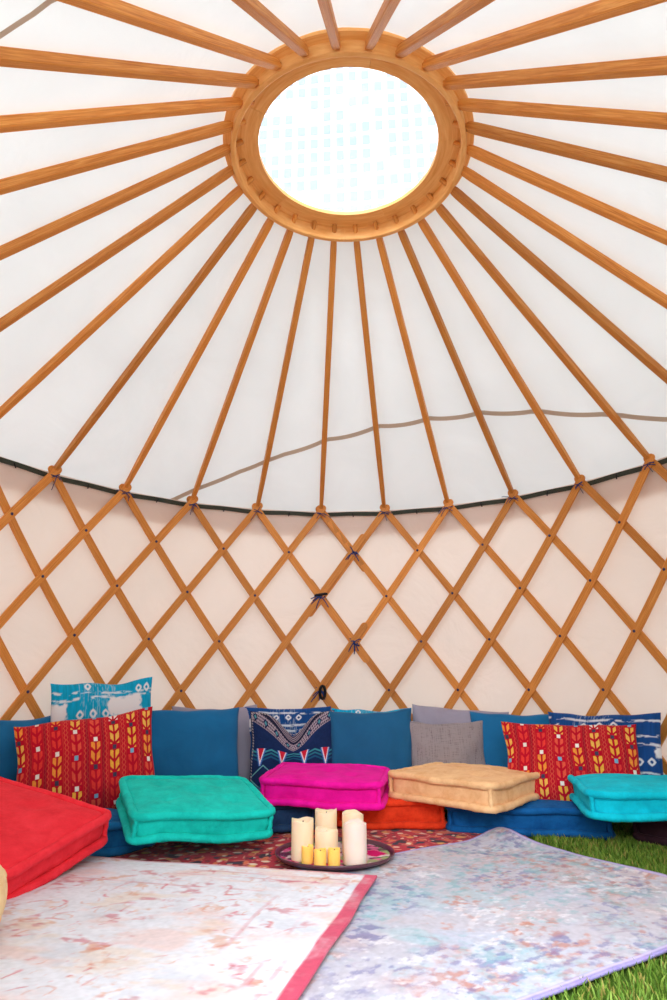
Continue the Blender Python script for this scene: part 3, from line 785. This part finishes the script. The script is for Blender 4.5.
def pillow(label, mat, top, w, h, T, yaw, lean, roll=0, colf=None, chop=0, seed=0, nu=44, nv=44, group=None, slump=0.0):
    """top = middle of the top edge; local x across, y up the pillow, z out of its face"""
    us = np.linspace(-1, 1, nu); vs = np.linspace(-1, 1, nv); m = MB(); U, Vv = np.meshgrid(us, vs, indexing='ij')
    cols = colf((U + 1) / 2, (Vv + 1) / 2) if colf else np.ones(U.shape + (3,))
    V = []; C2 = []
    for side in (1, -1):
        for i in range(nu):
            for j in range(nv):
                u, v = us[i], vs[j]
                x = w / 2 * u * (1 - .055 * (1 - v * v) * abs(u) ** 3 * 1.0) ; y = h / 2 * v * (1 - .07 * (1 - u * u) * abs(v) ** 3)
                e = max(0, (1 - u * u)) * max(0, (1 - v * v)); z = T / 2 * e ** .42
                z += T * .07 * mnoise.noise(Vector((u * 2.2 + seed, v * 2.2, side * 3 + seed))) * min(1, e * 4)
                # creases fanning from the corners
                z += T * .02 * sin(9 * atan2(1.02 - abs(v), 1.02 - abs(u)) + seed) * min(1, e * 5) * (abs(u) * abs(v)) ** 1.5
                if chop: y -= chop * h * math.exp(-(u / .38) ** 2) * sstep(-.4, 1, v); z -= chop * T * .35 * math.exp(-(u / .3) ** 2) * sstep(0, 1, v) * min(1, e * 3)
                y += .012 * mnoise.noise(Vector((u * 1.7 + seed * 2, v, 9))); x += .008 * mnoise.noise(Vector((u, v * 1.7 + seed, 4)))
                zb = .02 * slump * (1 - v) * u
                V.append((x, y, side * max(z, .0015) + zb)); C2.append(tuple(cols[i, j]))
    Fc = []
    for i in range(nu - 1):
        for j in range(nv - 1):
            a = i * nv + j; Fc.append((a, a + nv, a + nv + 1, a + 1)); b = nu * nv + a; Fc.append((b, b + 1, b + nv + 1, b + nv))
    rim = [i * nv for i in range(nu)] + [(nu - 1) * nv + j for j in range(1, nv)] + [i * nv + nv - 1 for i in range(nu - 2, -1, -1)] + [j for j in range(nv - 2, 0, -1)]
    for i in range(len(rim)):
        a, b = rim[i], rim[(i + 1) % len(rim)]; Fc.append((a, a + nu * nv, b + nu * nv, b))
    m.add(V, Fc, None, C2); o = m.build('throw_pillow', mat)
    # face looks toward -Y of the yawed frame, leaning back
    Rm = Matrix.Rotation(yaw, 3, 'Z') @ Matrix.Rotation(radians(90) - lean, 3, 'X') @ Matrix.Rotation(roll, 3, 'Z')
    ctr = Vector(top) - Rm @ Vector((0, h / 2, 0))
    o.matrix_world = Matrix.Translation(ctr) @ Rm.to_4x4()
    tag(o, label, 'pillow', group); return o

teal = cloth('teal_cotton', (30, 112, 166)); tealdk = cloth('dark_teal_cotton', (34, 98, 142)); lav = cloth('lavender_grey_linen', (164, 158, 176)); lin_ = cloth('taupe_linen', (124, 110, 116), 320, 1)
tan = cloth('tan_cotton', (196, 132, 70)); PC = M['cloth_print']
aq, ind = pat_shibori((16, 164, 208), 21, **AQ_), pat_shibori((26, 74, 140), 64, **IN_)
GP, GS, GR = 'plain teal pillows', 'tie dyed pillows', 'red embroidered pillows'
pillow('plain teal pillow half out of view at the left end', teal, at(9, 717, .88), .52, .42, .14, .95, .2, seed=1, group=GP)
pillow('bright turquoise and white tie dyed pillow standing above the red embroidered pillow', PC, at(103, 680, 1.12), .48, .54, .13, .50, .12, roll=.06, colf=aq, seed=2, nu=170, nv=170, group=GS)
pillow('red embroidered lumbar pillow between the coral and jade cushions, tilted', PC, at(86, 716, .86), .575, .42, .15, .36, .30, roll=.12, colf=pat_red, seed=3, nu=300, nv=180, group=GR)
pillow('plain teal pillow just right of the tilted red embroidered pillow', teal, at(186, 708, 1.36), .57, .47, .15, .38, .26, seed=4, group=GP)
pillow('lavender grey pillow partly hidden behind plain teal pillow, left of the navy embroidered pillow', lav, at(215, 706, 1.56), .47, .46, .12, .32, .16, seed=5, group='lavender grey pillows')
pillow('navy embroidered pillow with red triangles and chopped top', PC, at(293, 710, 1.50), .46, .44, .15, .1, .24, colf=pat_hmong, chop=.25, seed=6, nu=200, nv=200)
pillow('dark indigo tie dyed pillow peeking out behind the navy embroidered pillow', PC, at(288, 706, 1.63), .48, .46, .10, .12, .12, colf=ind, seed=7, nu=150, nv=150, group=GS)
pillow('plain dark teal pillow between navy embroidered and taupe linen pillows', tealdk, at(370, 710, 1.50), .455, .44, .15, -.03, .24, roll=.015, seed=8, group=GP)
pillow('turquoise tie dyed pillow edge peeking out behind the dark teal pillow', PC, at(371, 708, 1.63), .45, .45, .10, -.02, .12, colf=aq, seed=9, nu=120, nv=120, group=GS)
pillow('lavender grey pillow behind the taupe linen pillow', lav, at(460, 707, 1.57), .53, .47, .12, -.2, .14, roll=-.08, seed=10, group='lavender grey pillows')
pillow('taupe grey linen pillow standing just behind the camel floor cushion', lin_, at(445, 721, 1.46), .41, .40, .14, -.08, .22, seed=11)
pillow('plain teal pillow between taupe linen and right red embroidered pillows', teal, at(514, 712, 1.42), .47, .44, .14, -.40, .22, seed=12, group=GP)
pillow('dark indigo and white tie dyed pillow behind the right red embroidered pillow', PC, at(601, 712, 1.10), .52, .46, .12, -.62, .18, colf=ind, seed=13, nu=170, nv=170, group=GS)
pillow('red embroidered lumbar pillow between the camel and turquoise cushions', PC, at(567, 723, 1.04), .60, .38, .15, -.30, .26, colf=pat_red, seed=14, nu=300, nv=180, group=GR)
pillow('tan pillow barely showing at the right edge beside the indigo pillow', tan, at(716, 757, .68), .38, .33, .12, -1.0, .2, seed=15)

# ------------------------------------------------------------------ tray and candles
TX, TY, TZ = -.018, .430, .029
tray = empty('round_tray', (TX, TY, TZ)); tag(tray, 'round dark tray with painted flowers holding candles on the red rug', 'tray')
def tray_cols(x, y):
    r = np.sqrt(x * x + y * y); c = np.ones(x.shape + (3,)) * lin((54, 56, 60))
    n = fbm(x * 16 + 9, y * 16, 3, 501); n2 = fbm(x * 14, y * 14 + 5, 3, 543); n3 = fbm(x * 13 + 3, y * 13, 3, 577)
    c = paint(c, sstep(.52, .58, n), (70, 128, 84)); c = paint(c, sstep(.55, .60, n2), (226, 120, 160)); c = paint(c, sstep(.58, .62, n3), (226, 216, 214)); c = paint(c, sstep(.62, .68, n), (150, 186, 120)); c = paint(c, sstep(.63, .68, n2), (204, 30, 100))
    return paint(c, r > .197, (70, 40, 58))
m = MB(); V = []; Fc = []; C2 = []; NR, NT_ = 40, 120
for i in range(NR + 1):
    for j in range(NT_):
        r = .205 * max(i, .01) / NR; a = 2 * pi * j / NT_; V.append((r * cos(a), r * sin(a), .008))
for i in range(NR):
    for j in range(NT_): Fc.append((i * NT_ + j, i * NT_ + (j + 1) % NT_, (i + 1) * NT_ + (j + 1) % NT_, (i + 1) * NT_ + j))
A_ = np.array(V); C2 = tray_cols(A_[:, 0], A_[:, 1]); b = len(V)
for j in range(NT_): a = 2 * pi * j / NT_; V.append((.203 * cos(a), .203 * sin(a), .002))
for j in range(NT_): Fc.append((NR * NT_ + j, NR * NT_ + (j + 1) % NT_, b + (j + 1) % NT_, b + j))
Fc.append(tuple(b + j for j in range(NT_))[::-1])
kp = NT('painted_enamel'); kp.bsdf(.25, spec=.5); a_ = kp.n('ShaderNodeVertexColor', layer_name='Col'); kp.l(a_.outputs[0], kp.b.inputs['Base Color'])
m.add(V, Fc, None, np.vstack([C2, np.tile(lin((70, 40, 58)), (NT_, 1))])); m.build('plate', kp.m, tray)
m = MB(); lathe(m, [(.203, .003), (.213, .010), (.216, .018), (.213, .020), (.209, .015), (.202, .009)], 120); m.build('rim', plain('dark_tray_rim', (92, 52, 66), .3, .5), tray)

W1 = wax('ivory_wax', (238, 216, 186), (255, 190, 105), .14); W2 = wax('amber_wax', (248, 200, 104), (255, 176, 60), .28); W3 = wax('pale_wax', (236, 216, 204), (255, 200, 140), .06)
def candle(name, label, x, y, r, h, mat, seed, group):
    m = MB(); n = 48; zb = TZ + .0085; secs = []
    def edge(a): return .006 * mnoise.noise(Vector((cos(a) * 1.4 + seed, sin(a) * 1.4, seed))) + .004 * sin(2 * a + seed)
    def ring_(rr, zf): return [(x + rr * cos(a), y + rr * sin(a), zf(a)) for a in [2 * pi * q / n for q in range(n)]]
    e = 1 if r > .03 else .45
    secs.append(ring_(r * .97, lambda a: zb)); secs.append(ring_(r, lambda a: zb + .003))
    for f in (.25, .5, .75, .95): secs.append(ring_(r, lambda a, f=f: zb + h * f))
    secs.append(ring_(r * .985, lambda a: zb + h + e * edge(a))); secs.append(ring_(r * .92, lambda a: zb + h + e * (edge(a) + .001)))
    secs.append(ring_(r * .84, lambda a: zb + h - .008 * e + e * edge(a) * .5)); secs.append(ring_(r * .6, lambda a: zb + h - .022 * e)); secs.append(ring_(r * .08, lambda a: zb + h - .024 * e))
    sections(m, secs); o = m.build(name, mat); tag(o, label, 'candle', group)
    w = MB(); tube(w, [(x, y, zb + h - .024 * e), (x + .001, y, zb + h - .012 * e), (x + .002, y, zb + h - .004 * e)], .0022, 6); w.build('wick', M['black'], o)
G1, G2 = 'pillar candles on the tray', 'votive candles on the tray'
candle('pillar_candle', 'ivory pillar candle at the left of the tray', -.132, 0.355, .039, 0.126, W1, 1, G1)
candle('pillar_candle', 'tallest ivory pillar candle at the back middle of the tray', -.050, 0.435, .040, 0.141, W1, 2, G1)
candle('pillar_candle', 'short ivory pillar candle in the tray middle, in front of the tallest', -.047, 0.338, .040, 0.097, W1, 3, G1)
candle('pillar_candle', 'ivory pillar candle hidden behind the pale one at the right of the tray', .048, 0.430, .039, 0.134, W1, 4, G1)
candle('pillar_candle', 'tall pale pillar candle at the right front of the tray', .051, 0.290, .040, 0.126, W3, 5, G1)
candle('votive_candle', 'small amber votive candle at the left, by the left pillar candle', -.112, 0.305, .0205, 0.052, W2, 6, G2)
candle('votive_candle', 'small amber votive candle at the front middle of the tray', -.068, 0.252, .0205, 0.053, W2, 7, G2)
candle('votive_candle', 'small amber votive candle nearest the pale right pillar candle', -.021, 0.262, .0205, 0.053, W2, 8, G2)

# ------------------------------------------------------------------ tower block beyond the skylight
tw = empty('tower_block', (10, 84, -.06)); tag(tw, 'pale tower block with rows of windows seen through the skylight', 'building')
fa = plain('pale_facade', (244, 244, 246), .8, .2); gw = plain('window_glass', (150, 159, 173), .6, .2)
def bxm(x0, x1, y0, y1, z0, z1):
    m = MB(); m.add([(x, y, z) for z in (z0, z1) for x, y in ((x0, y0), (x1, y0), (x1, y1), (x0, y1))], [(0, 3, 2, 1), (4, 5, 6, 7), (0, 1, 5, 4), (1, 2, 6, 5), (2, 3, 7, 6), (3, 0, 4, 7)]); return m
bxm(-26, 26, 0, 18, 0, 118).build('facade', fa, tw, smooth=False); bxm(-26.4, 26.4, -.4, 18.4, 118, 119.2).build('parapet', fa, tw, smooth=False)
w0 = None; rest = MB(); cells = []
for i in range(-11, 11):
    for j in range(19, 38): cells.append((i * 2.25 + .5, 2.9 * j))
cells.sort(key=lambda q: ((q[0] + 6.5) / 15) ** 2 + ((q[1] - 84) / 20) ** 2)
for q, (x, z) in enumerate(cells):
    if hsh(int(x * 4) + 500, int(z * 3), 3) < .12: continue
    if q < 100:
        if w0 is None: w0 = bxm(-.68, .68, -.06, .05, 0, 2.0).build('window', gw, tw, smooth=False); o = w0
        else: o = w0.copy(); COL.objects.link(o); o.parent = tw
        o.location = (x, 0, z)
    else:
        b = bxm(x - .68, x + .68, -.06, .05, z, z + 2.0); rest.add(b.v, b.f)
tag(rest.build('window', gw, tw, smooth=False), kind='stuff')
tw.rotation_euler = (0, 0, -.10)

# ------------------------------------------------------------------ light
W = bpy.data.worlds.new('overcast_sky'); SC.world = W; W.use_nodes = True; nt = W.node_tree; nt.nodes.clear()
bg = nt.nodes.new('ShaderNodeBackground'); ow = nt.nodes.new('ShaderNodeOutputWorld'); bg.inputs[0].default_value = (.86, .945, 1.0, 1); bg.inputs[1].default_value = 3.1
nt.links.new(bg.outputs[0], ow.inputs[0])
sd = bpy.data.lights.new('sun', 'SUN'); sd.energy = 9.2; sd.angle = radians(50); sd.color = (.90, .955, 1)
so = bpy.data.objects.new('sun', sd); COL.objects.link(so); so.rotation_euler = (radians(50), 0, radians(-6))   # hazy, from behind the viewer

# ------------------------------------------------------------------ camera
cd = bpy.data.cameras.new('camera'); cam = bpy.data.objects.new('camera', cd); COL.objects.link(cam)
cd.sensor_fit = 'HORIZONTAL'; cd.sensor_width = 36.0; cd.lens = 36.0 * FPX / 667.0; cd.clip_start = .02; cd.clip_end = 400
cam.matrix_world = Matrix(((_R[0], _U[0], -_F[0], CAM[0]), (_R[1], _U[1], -_F[1], CAM[1]), (_R[2], _U[2], -_F[2], CAM[2]), (0, 0, 0, 1)))
SC.camera = cam
SC.view_settings.view_transform = 'Standard'; SC.view_settings.look = 'None'; SC.view_settings.gamma = 1; SC.view_settings.use_curve_mapping = False
SC.view_settings.exposure = -0.42
for o in bpy.data.objects:
    if 'k' in o: del o['k']
